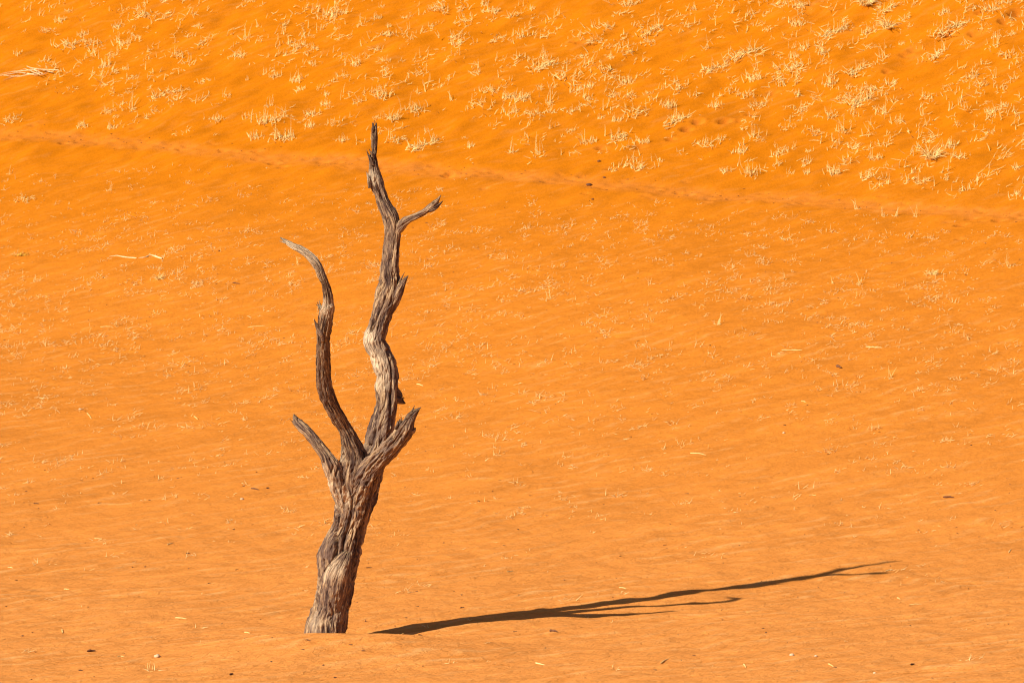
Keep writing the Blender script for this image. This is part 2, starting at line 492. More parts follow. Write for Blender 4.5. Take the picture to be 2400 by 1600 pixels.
pathm = 1 - sstep(0.06, 0.42, np.abs(off + wob + 0.05))
pathm *= sstep(-14, -11, X) * (1 - sstep(11, 14, X))
Z += fine * pathm * (0.016 * noise(X * 5, Y * 5, seed=42) + 0.010 * noise(X * 11, Y * 11, seed=43) - 0.02)
path_attr = np.clip(pathm + 0.7 * DENTM * (fine > .5), 0, 1)
dune_attr = 0.70 * sstep(-2, 17, sD) + 0.30 * sstep(15, 27, sD)

ny, nx = X.shape
V = np.stack([X, Y, Z], -1)
du = np.gradient(V, axis=1); dv = np.gradient(V, axis=0)
NRM = np.cross(du, dv); NRM /= np.linalg.norm(NRM, axis=-1, keepdims=True)
idx = np.arange(ny * nx).reshape(ny, nx)
F = np.stack([idx[:-1, :-1], idx[:-1, 1:], idx[1:, 1:], idx[1:, :-1]], -1)
pm_face = 0.25 * (pathm[:-1, :-1] + pathm[:-1, 1:] + pathm[1:, 1:] + pathm[1:, :-1])
pm_face = pm_face > 0.4
def sheet(name, faces):
    used, inv = np.unique(faces, return_inverse=True)
    me = new_mesh(name, V.reshape(-1, 3)[used], inv.reshape(faces.shape), SAND,
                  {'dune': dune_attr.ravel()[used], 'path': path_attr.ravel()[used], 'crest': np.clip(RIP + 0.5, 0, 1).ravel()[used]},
                  normals=NRM.reshape(-1, 3)[used])
    return tag(link(name, me), kind='structure')
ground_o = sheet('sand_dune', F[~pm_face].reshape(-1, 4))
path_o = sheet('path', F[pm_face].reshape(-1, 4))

from bisect import bisect
def surf(x, y):
    """height of the finished sheet, bilinear"""
    j = min(max(bisect(gx, x) - 1, 0), nx - 2); i = min(max(bisect(gy, y) - 1, 0), ny - 2)
    a = (x - gx[j]) / (gx[j + 1] - gx[j]); b = (y - gy[i]) / (gy[i + 1] - gy[i])
    return float((Z[i, j] * (1 - a) + Z[i, j + 1] * a) * (1 - b) + (Z[i + 1, j] * (1 - a) + Z[i + 1, j + 1] * a) * b)

# ------------------------------------------------------------------ the dead tree
def spl(P, n):
    """resample a polyline of rows (any columns) by a Catmull-Rom curve, evenly in 3D length"""
    P = np.asarray(P, float)
    Q = np.vstack([2 * P[0] - P[1], P, 2 * P[-1] - P[-2]])
    out = []
    for k in range(1, len(Q) - 2):
        t = np.linspace(0, 1, 24, endpoint=False)[:, None]
        a, b, c, d = Q[k - 1], Q[k], Q[k + 1], Q[k + 2]
        out.append(0.5 * ((2 * b) + (-a + c) * t + (2 * a - 5 * b + 4 * c - d) * t ** 2 + (-a + 3 * b - 3 * c + d) * t ** 3))
    out.append(P[-1:])
    out = np.vstack(out)
    L = np.concatenate([[0], np.cumsum(np.linalg.norm(np.diff(out[:, :3], axis=0), axis=1))])
    s = np.linspace(0, L[-1], n)
    return np.stack([np.interp(s, L, out[:, k]) for k in range(out.shape[1])], -1), s

PALE = []                                       # world centre, radius, strength of bleached patches
def limb_grid(pts, seed, nseg=120, step=0.006, flat=1.0, ridge=1.0, twist=0.0, fl=0.6, rough=1.0, chamfer=0.0):
    """pts: photo x, photo y, full width in px across the limb, depth y in m. Gives the displaced surface of one limb."""
    P = []
    for px, py, w, dep in pts:
        c = at_depth(px, py, dep)
        P.append((*c, 0.5 * w * MPP * (45 + dep) / 45))
    L0 = sum(np.linalg.norm(np.subtract(P[k + 1][:3], P[k][:3])) for k in range(len(P) - 1))
    n = max(12, int(L0 / step))
    Q, s = spl(P, n)
    C, R = Q[:, :3], np.maximum(Q[:, 3], 0.0015)
    T = np.gradient(C, axis=0); T /= np.linalg.norm(T, axis=1, keepdims=True)
    N = np.zeros_like(T)
    v = np.array([1.0, 0, 0]); v = v - T[0] * v.dot(T[0]); N[0] = v / np.linalg.norm(v)
    for k in range(1, n):
        v = N[k - 1] - T[k] * N[k - 1].dot(T[k]); N[k] = v / np.linalg.norm(v)
    B = np.cross(T, N)
    th = np.linspace(0, 2 * np.pi, nseg, endpoint=False)
    TH, S = np.meshgrid(th, s)
    Rm = R[:, None]
    rr = np.sqrt(np.clip(Rm, 0.02, None))
    R0 = max(0.035, float(np.percentile(R, 60)))
    tw = TH + twist * S + 0.30 * noise(S * 2.2, S * 0 + seed * 1.7, seed=seed)
    cx, sx = np.cos(tw), np.sin(tw)
    gxv, gyv = cx * R0, sx * R0
    # wander of the fibres
    wx = 0.012 * noise(gxv * 9, gyv * 9, S * 4.5, seed=seed + 1)
    wy = 0.012 * noise(gxv * 9 + 9, gyv * 9, S * 4.5, seed=seed + 2)
    a, b = gxv + wx, gyv + wy
    flute = noise(cx * 1.3, sx * 1.3, S * 2.6, seed=seed + 3) * 0.13 + noise(cx * 2.4, sx * 2.4, S * 5.5, seed=seed + 4) * 0.075
    n1 = noise(a * 17, b * 17, S * 3.0, seed=seed + 5)
    n2 = noise(a * 34, b * 34, S * 6.5, seed=seed + 6)
    n3 = noise(a * 70, b * 70, S * 24, seed=seed + 7)
    lump = noise(cx * 3, sx * 3, S * 16, seed=seed + 8)
    crack = np.exp(-(n1 / 0.11) ** 2)
    crack2 = np.exp(-(n2 / 0.17) ** 2)
    amp = np.clip((Rm / 0.16) ** 0.7, 0.10, 1.0) * ridge * 0.92
    gate = np.clip(0.5 + 1.7 * noise(cx * 1.1, sx * 1.1, S * 1.8, seed=seed + 9), 0.06, 1.25)
    disp = amp * (-0.027 * crack * gate - 0.013 * crack2 * (0.35 + 0.65 * gate) + 0.010 * np.abs(n1) + 0.009 * n2 + 0.010 * n3
                  + 0.010 * rough * lump)
    # small dark bore holes and knots
    hole = noise(a * 24 + 5, b * 24, S * 11, seed=seed + 10)
    disp -= amp * 0.026 * sstep(0.48, 0.66, hole)
    base = Rm * np.ones_like(TH)
    if chamfer:                                  # one broad face turned right, meeting the front in a rounded edge
        dirs = np.cos(TH)[..., None] * N[:, None, :] + np.sin(TH)[..., None] * B[:, None, :]
        dt = dirs @ np.array([0.91, -0.41, 0.0])
        base = base * np.minimum(1.0, chamfer / np.maximum(dt, 0.2)) * (1 + 0.03 * np.clip(dt, 0, 1))
    rad = base * (1 + flute * fl) + disp + 0.006 * amp
    rad = np.maximum(rad, 0.0012)
    P3 = C[:, None, :] + rad[..., None] * (np.cos(TH)[..., None] * N[:, None, :] + np.sin(TH)[..., None] * flat * B[:, None, :])
    grain = np.stack([gxv + seed * 1.3, gyv, S], -1)
    return P3, grain, C, T, R, N, B

def limb_mesh(grid, r0=0, r1=None, cap0=False, cap1=True):
    P3, grain, C = grid[:3]
    n, m = P3.shape[:2]
    r1 = n if r1 is None else r1
    d1 = np.gradient(P3, axis=0)
    d2 = np.roll(P3, -1, axis=1) - np.roll(P3, 1, axis=1)
    nr = np.cross(d2, d1); ln = np.linalg.norm(nr, axis=-1, keepdims=True); nr = nr / np.maximum(ln, 1e-9)
    out = ((P3 - C[:, None, :]) * nr).sum(-1).mean()
    if out < 0: nr = -nr
    k = r1 - r0
    vs = P3[r0:r1].reshape(-1, 3); ns = nr[r0:r1].reshape(-1, 3); gs = grain[r0:r1].reshape(-1, 3)
    idx = np.arange(k * m).reshape(k, m); ix1 = np.roll(idx, -1, axis=1)
    f = np.stack([idx[:-1], ix1[:-1], ix1[1:], idx[1:]], -1).reshape(-1, 4)
    if out < 0: f = f[:, ::-1]
    pale = np.zeros(len(vs))
    for c, r, st in PALE:
        q = ((vs - c) ** 2).sum(1) / r ** 2
        w = 0.45 * noise(gs[:, 0] * 14, gs[:, 1] * 14, gs[:, 2] * 3, seed=77)
        pale = np.maximum(pale, st * np.clip(1.25 - q + w, 0, 1))
    return vs, f, ns, gs, pale

def limb_obj(name, grid, parent, r0=0, r1=None, label=None):
    vs, f, ns, gs, pale = limb_mesh(grid, r0, r1)
    me = new_mesh(name, vs, f, WOOD, {'grain': gs, 'pale': pale}, normals=ns)
    o = link(name, me, parent)
    if label: o['label'] = label
    return o

def rows(origin, lst, dep):
    """rows of (crop y, left, right) with crop zoom 3.7333 -> (x, y, width across, depth); dep: function of photo y"""
    ox, oy = origin
    c = [((l + r) / 2 / 3.7333 + ox, y / 3.7333 + oy, (r - l) / 3.7333) for y, l, r in lst]
    out = []
    for k, (x, y, w) in enumerate(c):
        a = c[max(k - 1, 0)]; b = c[min(k + 1, len(c) - 1)]
        dx, dy = b[0] - a[0], b[1] - a[1]
        cs = abs(dy) / math.hypot(dx, dy)
        out.append((x, y, w * (0.25 + 0.75 * cs), dep(y)))
    return out

def axis_pts(origin, lst):
    ox, oy = origin
    return [(x / 3.7333 + ox, y / 3.7333 + oy, w / 3.7333, d) for x, y, w, d in lst]

O1, O2, O3, O4 = (640, 280), (640, 640), (640, 920), (640, 1180)
base = at_depth(757, 1500, 0)
tree = bpy.data.objects.new('dead_tree', None)
COL.objects.link(tree)
tag(tree, 'bare dead tree trunk with weathered grey brown forked limbs standing on orange sand', 'tree')
ROOT = tree

for px, py, dep, r, st in [(854, 795, .30, .14, 1.0), (872, 842, .28, .15, .95), (886, 885, .26, .15, .6), (874, 868, .27, .11, .8), (690, 575, -.95, .17, 1.0),
                           (715, 600, -.97, .15, .95), (738, 640, -.96, .12, .5), (782, 1130, -.1, .12, .9), (795, 1165, -.15, .13, .55),
                           (762, 722, -.88, .11, .8), (868, 410, .4, .07, .8), (880, 420, .4, .07, .7), (760, 1340, -.2, .1, .4),
                           (790, 1330, -.25, .1, .45), (660, 558, -.9, .14, .8), (735, 1455, -.15, .1, .35), (770, 1090, -.12, .1, .45),
                           (790, 1060, -.1, .13, .35)]:
    PALE.append((at_depth(px, py, dep), r, st))

# trunk flowing into the left limb
depA = lambda y: float(np.interp(y, [556, 580, 640, 720, 780, 900, 1000, 1060, 1250, 1480, 1600], [-0.94, -0.98, -0.96, -0.84, -0.72, -0.44, -0.2, -0.1, 0.0, 0.0, 0.0]))
trunk_rows = rows(O4, [(1420, 268, 640), (1300, 275, 640), (1200, 280, 640), (1115, 285, 640), (1060, 293, 652), (1000, 312, 662), (940, 335, 672), (870, 355, 682), (800, 372, 690),
                       (720, 382, 700), (640, 385, 712), (570, 388, 728), (500, 388, 750), (430, 402, 768), (360, 434, 780)], depA)
trunk_rows += rows(O3, [(1290, 455, 788), (1220, 497, 798), (1150, 520, 812), (1080, 535, 832), (1000, 552, 845), (920, 560, 850), (850, 548, 852),
                        (770, 528, 850), (700, 535, 852), (620, 565, 850), (560, 588, 825)], depA)
limbA = rows(O2, [(1530, 592, 790), (1470, 590, 755), (1400, 580, 715), (1340, 550, 678), (1270, 505, 640), (1200, 468, 603), (1130, 430, 572),
                  (1060, 400, 545), (1000, 385, 522), (920, 382, 507), (840, 380, 500), (760, 376, 497), (680, 380, 495), (600, 388, 492),
                  (520, 384, 500), (460, 392, 512), (400, 398, 520), (340, 408, 530), (300, 425, 537), (260, 440, 530), (200, 442, 524),
                  (130, 434, 506), (60, 417, 478)], depA)
limbA += [(x, y, w, depA(y)) for x, y, w, _ in axis_pts(O1, [(440, 1395, 66, 0), (405, 1310, 66, 0), (360, 1240, 70, 0), (300, 1180, 68, 0),
                  (245, 1140, 62, 0), (190, 1115, 54, 0), (140, 1085, 44, 0), (100, 1058, 28, 0), (62, 1032, 7, 0)])]
gA = limb_grid(trunk_rows + limbA, seed=3, nseg=200, step=0.006, ridge=1.0, twist=0.15, chamfer=0.83, flat=0.75)
# row where the limb leaves the trunk
cut = int(np.argmin(np.abs(gA[2][:, 2] - at_depth(800, 1050, -0.1)[2])))

# the big folded burl low on the trunk, and swelling round it, pushed out of the trunk surface
def swell(grid, px, py, dep, r, amt, stretch=1.0):
    P3, grain, C = grid[:3]
    c = at_depth(px, py, dep)
    d = P3 - c
    q = (d[..., 0] ** 2 + d[..., 1] ** 2 + (d[..., 2] / stretch) ** 2) / r ** 2
    outv = P3 - C[:, None, :]
    outv = outv / np.maximum(np.linalg.norm(outv, axis=-1, keepdims=True), 1e-6)
    P3 += outv * (amt * np.exp(-q))[..., None]
def groove(grid, pxs, dep, r, amt):
    P3, grain, C = grid[:3]
    L = np.array([at_depth(a, b, dep) for a, b in pxs])
    best = np.full(P3.shape[:2], 9.0)
    for a, b in zip(L[:-1], L[1:]):
        ab = b - a; t = np.clip(((P3 - a) * ab).sum(-1) / ab.dot(ab), 0, 1)
        d = P3 - (a + t[..., None] * ab)
        best = np.minimum(best, d[..., 0] ** 2 + d[..., 2] ** 2)
    front = P3[..., 1] < C[:, None, 1]
    outv = P3 - C[:, None, :]
    outv = outv / np.maximum(np.linalg.norm(outv, axis=-1, keepdims=True), 1e-6)
    P3 += outv * (amt * np.exp(-best / r ** 2) * front)[..., None]
swell(gA, 772, 1290, -0.15, 0.08, 0.022, 1.5)
groove(gA, [(787, 1255), (790, 1280), (789, 1300), (777, 1322), (764, 1338)], 0, 0.017, -0.06)
groove(gA, [(764, 1336), (769, 1355), (766, 1392), (757, 1410)], 0, 0.012, -0.045)
groove(gA, [(832, 1140), (827, 1190), (818, 1230), (808, 1262), (806, 1290)], 0, 0.010, -0.04)
groove(gA, [(858, 1195), (845, 1260), (836, 1310)], 0, 0.009, -0.03)
groove(gA, [(800, 1140), (796, 1210), (784, 1260)], 0, 0.007, -0.022)
trunk = limb_obj('trunk', gA, tree, 0, cut + 1)
limb_left = limb_obj('limb', gA, tree, cut, None, 'left limb curving outward to a thin bleached tip')

burl_pts = [(780, 1490, 16, 0.03), (779, 1460, 40, -0.01), (779, 1430, 54, -0.055), (781, 1400, 60, -0.095), (785, 1375, 62, -0.122), (790, 1350, 60, -0.138), (798, 1328, 50, -0.142), (807, 1309, 38, -0.138),
            (813, 1297, 22, -0.125), (816, 1290, 6, -0.105)]
gBu = limb_grid(burl_pts, seed=31, nseg=90, step=0.006, ridge=0.8, flat=0.75)
limb_obj('burl', gBu, trunk)

# tall right stem, rooted behind the trunk
depB = lambda y: float(np.interp(y, [280, 500, 700, 900, 1000, 1120, 1230, 1330, 1400], [0.50, 0.46, 0.42, 0.36, 0.33, 0.30, 0.20, 0.09, 0.02]))
stemB = [(783, 1400, 40, depB(1400)), (793, 1340, 58, depB(1340)), (806, 1280, 64, depB(1280)), (822, 1230, 66, depB(1230)), (838, 1180, 70, depB(1180)), (853, 1130, 74, depB(1130)), (864, 1090, 72, depB(1090))]
stemB += rows(O2, [(1530, 798, 1030), (1470, 808, 1040), (1400, 825, 1052), (1330, 840, 1062), (1270, 866, 1066), (1200, 886, 1080), (1130, 902, 1096), (1050, 903, 1100), (1000, 898, 1096),
                   (940, 906, 1095), (880, 906, 1093), (820, 872, 1083), (770, 858, 1065), (700, 834, 1033), (640, 805, 998), (590, 792, 986), (530, 808, 993),
                   (470, 830, 1005), (400, 852, 1022), (330, 870, 1052), (260, 885, 1082), (180, 898, 1100), (100, 925, 1104), (0, 930, 1100)], depB)
stemB += rows(O1, [(1250, 955, 1099), (1150, 962, 1103), (1050, 972, 1112), (960, 978, 1116), (900, 968, 1106), (840, 950, 1092), (790, 932, 1060),
                   (720, 910, 1022), (650, 890, 993), (590, 855, 976), (520, 832, 960), (470, 836, 942), (400, 842, 920), (350, 842, 908), (315, 850, 902),
                   (285, 862, 905), (250, 862, 908), (170, 863, 914), (120, 864, 913), (85, 872, 911), (60, 885, 910), (30, 900, 907)], depB)
gB = limb_grid(stemB, seed=7, nseg=180, step=0.006, ridge=1.0, twist=-0.2, chamfer=0.85, flat=0.78)
groove(gB, [(913, 925), (916, 960), (912, 990), (908, 1030)], 0, 0.010, -0.045)
groove(gB, [(905, 825), (915, 860), (918, 900), (915, 930)], 0, 0.009, -0.035)
groove(gB, [(880, 745), (875, 765), (868, 780)], 0, 0.008, -0.025)
groove(gB, [(893, 470), (885, 440), (876, 420)], 0, 0.012, -0.02)
swell(gB, 855, 800, 0.25, 0.06, 0.012)
limb_tall = limb_obj('limb', gB, tree, 0, None, 'tall right limb winding up to a splintered dark tip')

# broken stub to the right, in front of the tall limb
stubC = axis_pts(O3, [(720, 1120, 130, -.04), (740, 1020, 190, -.05), (765, 900, 215, -.07), (792, 790, 220, -.10), (830, 700, 205, -.14), (885, 620, 175, -.19), (950, 558, 160, -.24),
                      (1010, 500, 152, -.28), (1070, 440, 148, -.31), (1118, 380, 150, -.33), (1152, 325, 142, -.35), (1178, 270, 108, -.36),
                      (1205, 215, 86, -.37), (1228, 180, 62, -.38), (1255, 155, 34, -.39), (1296, 126, 5, -.40)])
gC = limb_grid(stubC, seed=12, nseg=140, step=0.005, ridge=1.05, twist=0.2, rough=1.3)
swell(gC, 965, 1008, -0.34, 0.035, 0.02)
swell(gC, 925, 1030, -0.36, 0.03, -0.02)
swell(gC, 918, 1037, -0.38, 0.03, 0.02)
stub_right = limb_obj('broken_branch', gC, tree, 0, None, 'thick broken branch pointing right with a jagged end')

stubD = axis_pts(O3, [(640, 1050, 110, -.06), (610, 930, 150, -.08), (580, 820, 175, -.11), (548, 730, 165, -.14), (512, 650, 140, -.16), (478, 580, 112, -.165), (440, 520, 96, -.16), (400, 468, 92, -.15),
                      (350, 400, 88, -.13), (300, 342, 84, -.11), (255, 300, 84, -.09), (222, 268, 76, -.07), (202, 238, 56, -.06), (188, 208, 28, -.05), (182, 186, 5, -.04)])
gD = limb_grid(stubD, seed=17, nseg=120, step=0.005, ridge=0.95, twist=-0.25, rough=1.3)
swell(gD, 790, 1078, -0.22, 0.06, 0.02)
groove(gD, [(800, 1070), (796, 1090), (790, 1110)], 0, 0.009, -0.03)
groove(gD, [(775, 1070), (785, 1085), (778, 1105)], 0, 0.008, -0.02)
stub_left = limb_obj('broken_branch', gD, tree, 0, None, 'short broken branch pointing left with a knobbly end')

# twig forking right high on the tall limb
dE = lambda k: depB(510) - 0.03 - 0.01 * k
twigE = axis_pts(O1, [(1060, 1060, 56, .45), (1085, 985, 76, .44), (1118, 932, 86, .43), (1150, 895, 76, .42), (1190, 870, 66, .41), (1240, 850, 58, .40), (1290, 828, 52, .39), (1340, 798, 54, .38),
                      (1385, 765, 58, .37), (1420, 730, 48, .36), (1446, 698, 26, .35), (1470, 660, 4, .34)])
gE = limb_grid(twigE, seed=22, nseg=80, step=0.005, ridge=0.9, rough=1.2)
twig = limb_obj('branch', gE, limb_tall)

def small(name, pts, seed, parent, nseg=28, ridge=0.8, rough=1.4):
    g = limb_grid(pts, seed=seed, nseg=nseg, step=0.005, ridge=ridge, rough=rough)
    return limb_obj(name, g, parent)
small('splinter', axis_pts(O1, [(1380, 785, 40, .36), (1420, 765, 34, .355), (1455, 742, 22, .35), (1488, 712, 3, .345)]), 41, twig)
small('splinter', axis_pts(O1, [(1370, 800, 30, .36), (1410, 790, 22, .355), (1452, 765, 3, .35)]), 42, twig)
# spur on the right of the tall limb
small('spur', axis_pts(O1, [(1020, 1690, 50, .41), (1050, 1610, 88, .41), (1078, 1540, 96, .40), (1104, 1482, 84, .40), (1134, 1432, 52, .39), (1158, 1398, 30, .38), (1183, 1366, 4, .38)]), 43, limb_tall, nseg=60)
small('spur', axis_pts(O2, [(1010, 1060, 70, .38), (1070, 1090, 96, .39), (1104, 1110, 74, .39), (1130, 1126, 44, .39), (1159, 1140, 8, .39)]), 44, limb_tall, nseg=50)
small('spur', axis_pts(O2, [(1080, 1020, 40, .38), (1112, 1056, 36, .38), (1132, 1078, 9, .38)]), 45, limb_tall)
# spurs of the left limb
small('spur', axis_pts(O2, [(440, 590, 30, -.74), (418, 530, 50, -.76), (392, 480, 36, -.77), (372, 436, 18, -.78), (358, 400, 3, -.78)]), 46, limb_left)
small('spur', axis_pts(O2, [(440, 340, 14, -.82), (418, 322, 10, -.82), (398, 294, 2, -.83)]), 47, limb_left)
small('knot', axis_pts(O2, [(470, 300, 30, -.84), (500, 290, 52, -.86), (518, 284, 40, -.865), (532, 282, 6, -.86)]), 48, limb_left, nseg=40)
# splinters of the tall tip
small('splinter', axis_pts(O1, [(872, 130, 22, .49), (870, 90, 18, .49), (872, 60, 10, .49), (866, 36, 2, .49)]), 49, limb_tall)
small('splinter', axis_pts(O1, [(885, 110, 20, .48), (880, 80, 12, .48), (878, 42, 2, .48)]), 50, limb_tall)
small('splinter', axis_pts(O1, [(845, 600, 24, .43), (838, 540, 26, .42), (828, 490, 16, .42), (819, 456, 3, .42)]), 51, limb_tall)
small('splinter', axis_pts(O1, [(870, 400, 30, .44), (850, 350, 26, .43), (842, 325, 14, .43), (850, 308, 3, .43)]), 52, limb_tall)
# jagged ends of the right stub
small('splinter', axis_pts(O3, [(1100, 330, 40, -.37), (1108, 280, 34, -.38), (1118, 245, 16, -.38), (1126, 212, 3, -.38)]), 53, stub_right)
small('splinter', axis_pts(O3, [(1190, 340, 60, -.36), (1222, 335, 48, -.36), (1240, 318, 22, -.36), (1248, 306, 6, -.36)]), 54, stub_right, nseg=40)
small('splinter', axis_pts(O3, [(1170, 260, 50, -.38), (1195, 200, 40, -.39), (1212, 165, 22, -.39), (1232, 142, 4, -.40)]), 55, stub_right)
small('splinter', axis_pts(O3, [(1215, 250, 40, -.36), (1238, 215, 26, -.36), (1262, 180, 12, -.37), (1282, 150, 3, -.37)]), 56, stub_right)
# knobs of the left stub
small('splinter', axis_pts(O3, [(230, 300, 40, -.08), (205, 275, 34, -.08), (188, 268, 12, -.08), (180, 262, 3, -.08)]), 57, stub_left)
small('splinter', axis_pts(O3, [(220, 260, 40, -.08), (240, 245, 26, -.08), (258, 238, 5, -.08)]), 58, stub_left)

# torn ends: thin shards standing off the broken tips
def shards(parent, px, py, dep, ang, n, length, width, spread, seed):
    r = random.Random(seed)
    for k in range(n):
        a = math.radians(ang + r.uniform(-spread, spread)); L = length * r.uniform(.55, 1.15)
        o = r.uniform(-.5, .5) * width * 2.2
        x0 = px - math.sin(math.radians(ang)) * o; y0 = py - math.cos(math.radians(ang)) * o
        pts = []
        for q, w in ((-0.35, .9), (0.1, 1.0), (0.45, .62), (0.75, .34), (1.0, .06)):
            pts.append((x0 + math.cos(a) * L * q + r.uniform(-.6, .6), y0 - math.sin(a) * L * q + r.uniform(-.6, .6), width * w, dep - .01 + r.uniform(-.015, .015)))
        small('splinter', pts, 60 + seed * 10 + k, parent, nseg=14)
shards(limb_tall, 877, 303, .49, 92, 4, 20, 4.5, 13, 1)
shards(limb_tall, 868, 366, .45, 100, 3, 16, 5, 18, 2)
shards(twig, 1016, 474, .355, 40, 2, 15, 3.5, 12, 3)
shards(limb_left, 672, 567, -.94, 148, 3, 18, 4, 14, 4)
shards(stub_right, 962, 976, -.38, 52, 6, 26, 7, 26, 5)
shards(stub_right, 935, 1000, -.37, 70, 3, 18, 7, 25, 6)
shards(stub_left, 694, 990, -.06, 128, 4, 18, 5, 30, 7)
shards(limb_left, 748, 722, -.80, 118, 4, 15, 5, 30, 8)
shards(limb_tall, 938, 660, .39, 62, 3, 22, 5, 20, 9)
shards(limb_tall, 938, 938, .38, 20, 3, 14, 5, 35, 10)

# ------------------------------------------------------------------ grass meshes
class Blades:
    slope = 0.0
    def __init__(self): self.v = []; self.f = []
    def stem(self, p, az, lean, length, width, curve=0.0, segs=3, kink=0.0, r=random):
        """a three sided tapering straw from p; lean from the vertical, curving further over as it rises"""
        p = np.array(p, float); p[2] += self.slope * p[1]; n0 = len(self.v)
        d_l = lean
        for k in range(segs + 1):
            t = k / segs
            w = width * (1 - 0.75 * t) * 0.5
            h = np.array([math.cos(az), math.sin(az), 0])
            d = h * math.sin(d_l) + np.array([0, 0, math.cos(d_l)])
            s = np.array([-math.sin(az), math.cos(az), 0]); q = np.cross(d, s)
            for j in range(3):
                a = j * 2.094
                self.v.append(tuple(p + w * (math.cos(a) * s + math.sin(a) * q)))
            p = p + d * length / segs
            d_l += curve / segs; az += r.uniform(-kink, kink)
        for k in range(segs):
            for j in range(3):
                a, b = n0 + 3 * k + j, n0 + 3 * k + (j + 1) % 3
                self.f.append((a, b, b + 3, a + 3))
    def mesh(self, name, mat): return new_mesh(name, self.v, self.f, mat, smooth=True)

def tuft_parts(look, size, r, slope):
    """leaf clump and stalks of one tuft; metres"""
    S = (0.47, 0.70, 1.06)[size - 1]
    leaf, st = Blades(), Blades()
    leaf.slope = st.slope = slope
    w = 0.0125 + 0.0015 * size
    if look == 's':                              # upright spiky bunch
        n = int(12 + 8 * size)
        for _ in range(n):
            p = (r.gauss(0, .075 * S), r.gauss(0, .065 * S), -.02)
            leaf.stem(p, r.uniform(0, 6.28), abs(r.gauss(.25, .7)), r.uniform(.06, .17) * S, w * r.uniform(.7, 1.2), r.gauss(.4, .5), 3, .5, r)
        for _ in range(1 + size):
            p = (r.gauss(0, .08 * S), r.gauss(0, .05 * S), -.02)
            st.stem(p, r.uniform(0, 6.28), abs(r.gauss(0, .2)), r.uniform(.14, .27) * S, w * .6, r.gauss(0, .5), 3, .3, r)
    elif look == 'm':                            # low tangled mat
        for _ in range(int(15 + 8 * size)):
            p = (r.gauss(0, .13 * S), r.gauss(0, .11 * S), -.01)
            leaf.stem(p, r.uniform(0, 6.28), r.uniform(.7, 1.5), r.uniform(.06, .17) * S, w * r.uniform(.7, 1.2), r.gauss(.0, .6), 3, .7, r)
        for _ in range(3 + size):
            p = (r.gauss(0, .14 * S), r.gauss(0, .1 * S), -.01)
            st.stem(p, r.uniform(0, 6.28), r.uniform(.1, .7), r.uniform(.1, .22) * S, w * .6, r.gauss(.3, .5), 3, .4, r)
    elif look == 'l':                            # long streak running up the slope
        ln = .26 * S
        for _ in range(int(20 + 13 * size)):
            t = r.uniform(-1, 1)
            p = (t * ln * .72 + r.gauss(0, .05), t * ln * .62 + r.gauss(0, .08), -.01)
            leaf.stem(p, r.gauss(.7, 1.0), r.uniform(.75, 1.5), r.uniform(.06, .16) * S, w * r.uniform(.7, 1.2), r.gauss(.1, .5), 3, .6, r)
        for _ in range(2 + size):
            t = r.uniform(-.6, 1)
            p = (t * ln * .7, t * ln * .7, -.01)
            st.stem(p, r.uniform(0, 6.28), r.uniform(.0, .5), r.uniform(.12, .26) * S, w * .65, r.gauss(.2, .4), 3, .4, r)
    elif look == 'w':                            # a few thin arching straws
        for _ in range(6 + 3 * size):
            p = (r.gauss(0, .06 * S), r.gauss(0, .05 * S), -.01)
            leaf.stem(p, r.uniform(0, 6.28), r.uniform(.8, 1.5), r.uniform(.06, .15) * S, w * .9, r.gauss(0, .5), 3, .8, r)
        for _ in range(2 + size):
            p = (r.gauss(0, .05 * S), r.gauss(0, .03 * S), -.01)
            st.stem(p, r.uniform(0, 6.28), r.uniform(.0, .5), r.uniform(.22, .42) * S, w * .62, r.gauss(.3, .7), 5, .35, r)
    else:                                        # rounded ball of arching straws
        for _ in range(46):
            az = r.uniform(0, 6.28)
            p = (math.cos(az) * .06 * S, math.sin(az) * .06 * S, -.01)
            leaf.stem(p, az, r.uniform(.05, 1.1), r.uniform(.16, .27) * S, w * r.uniform(.55, .9), r.uniform(.9, 1.9), 5, .3, r)
        for _ in range(6):
            st.stem((r.gauss(0, .06), r.gauss(0, .06), 0), r.uniform(0, 6.28), r.uniform(.2, .9), .24 * S, w * .6, .6, 4, .3, r)
    return leaf, st

LIB = {}
def lib(look, size, var, slope):
    key = (look, size, var, slope)
    if key not in LIB:
        r = random.Random(hash((ord(look), size, var, 7)))
        leaf, st = tuft_parts(look, size, r, slope)
        LIB[key] = (leaf.mesh('leaf_clump', STRAW), st.mesh('stalks', STRAW))
    return LIB[key]

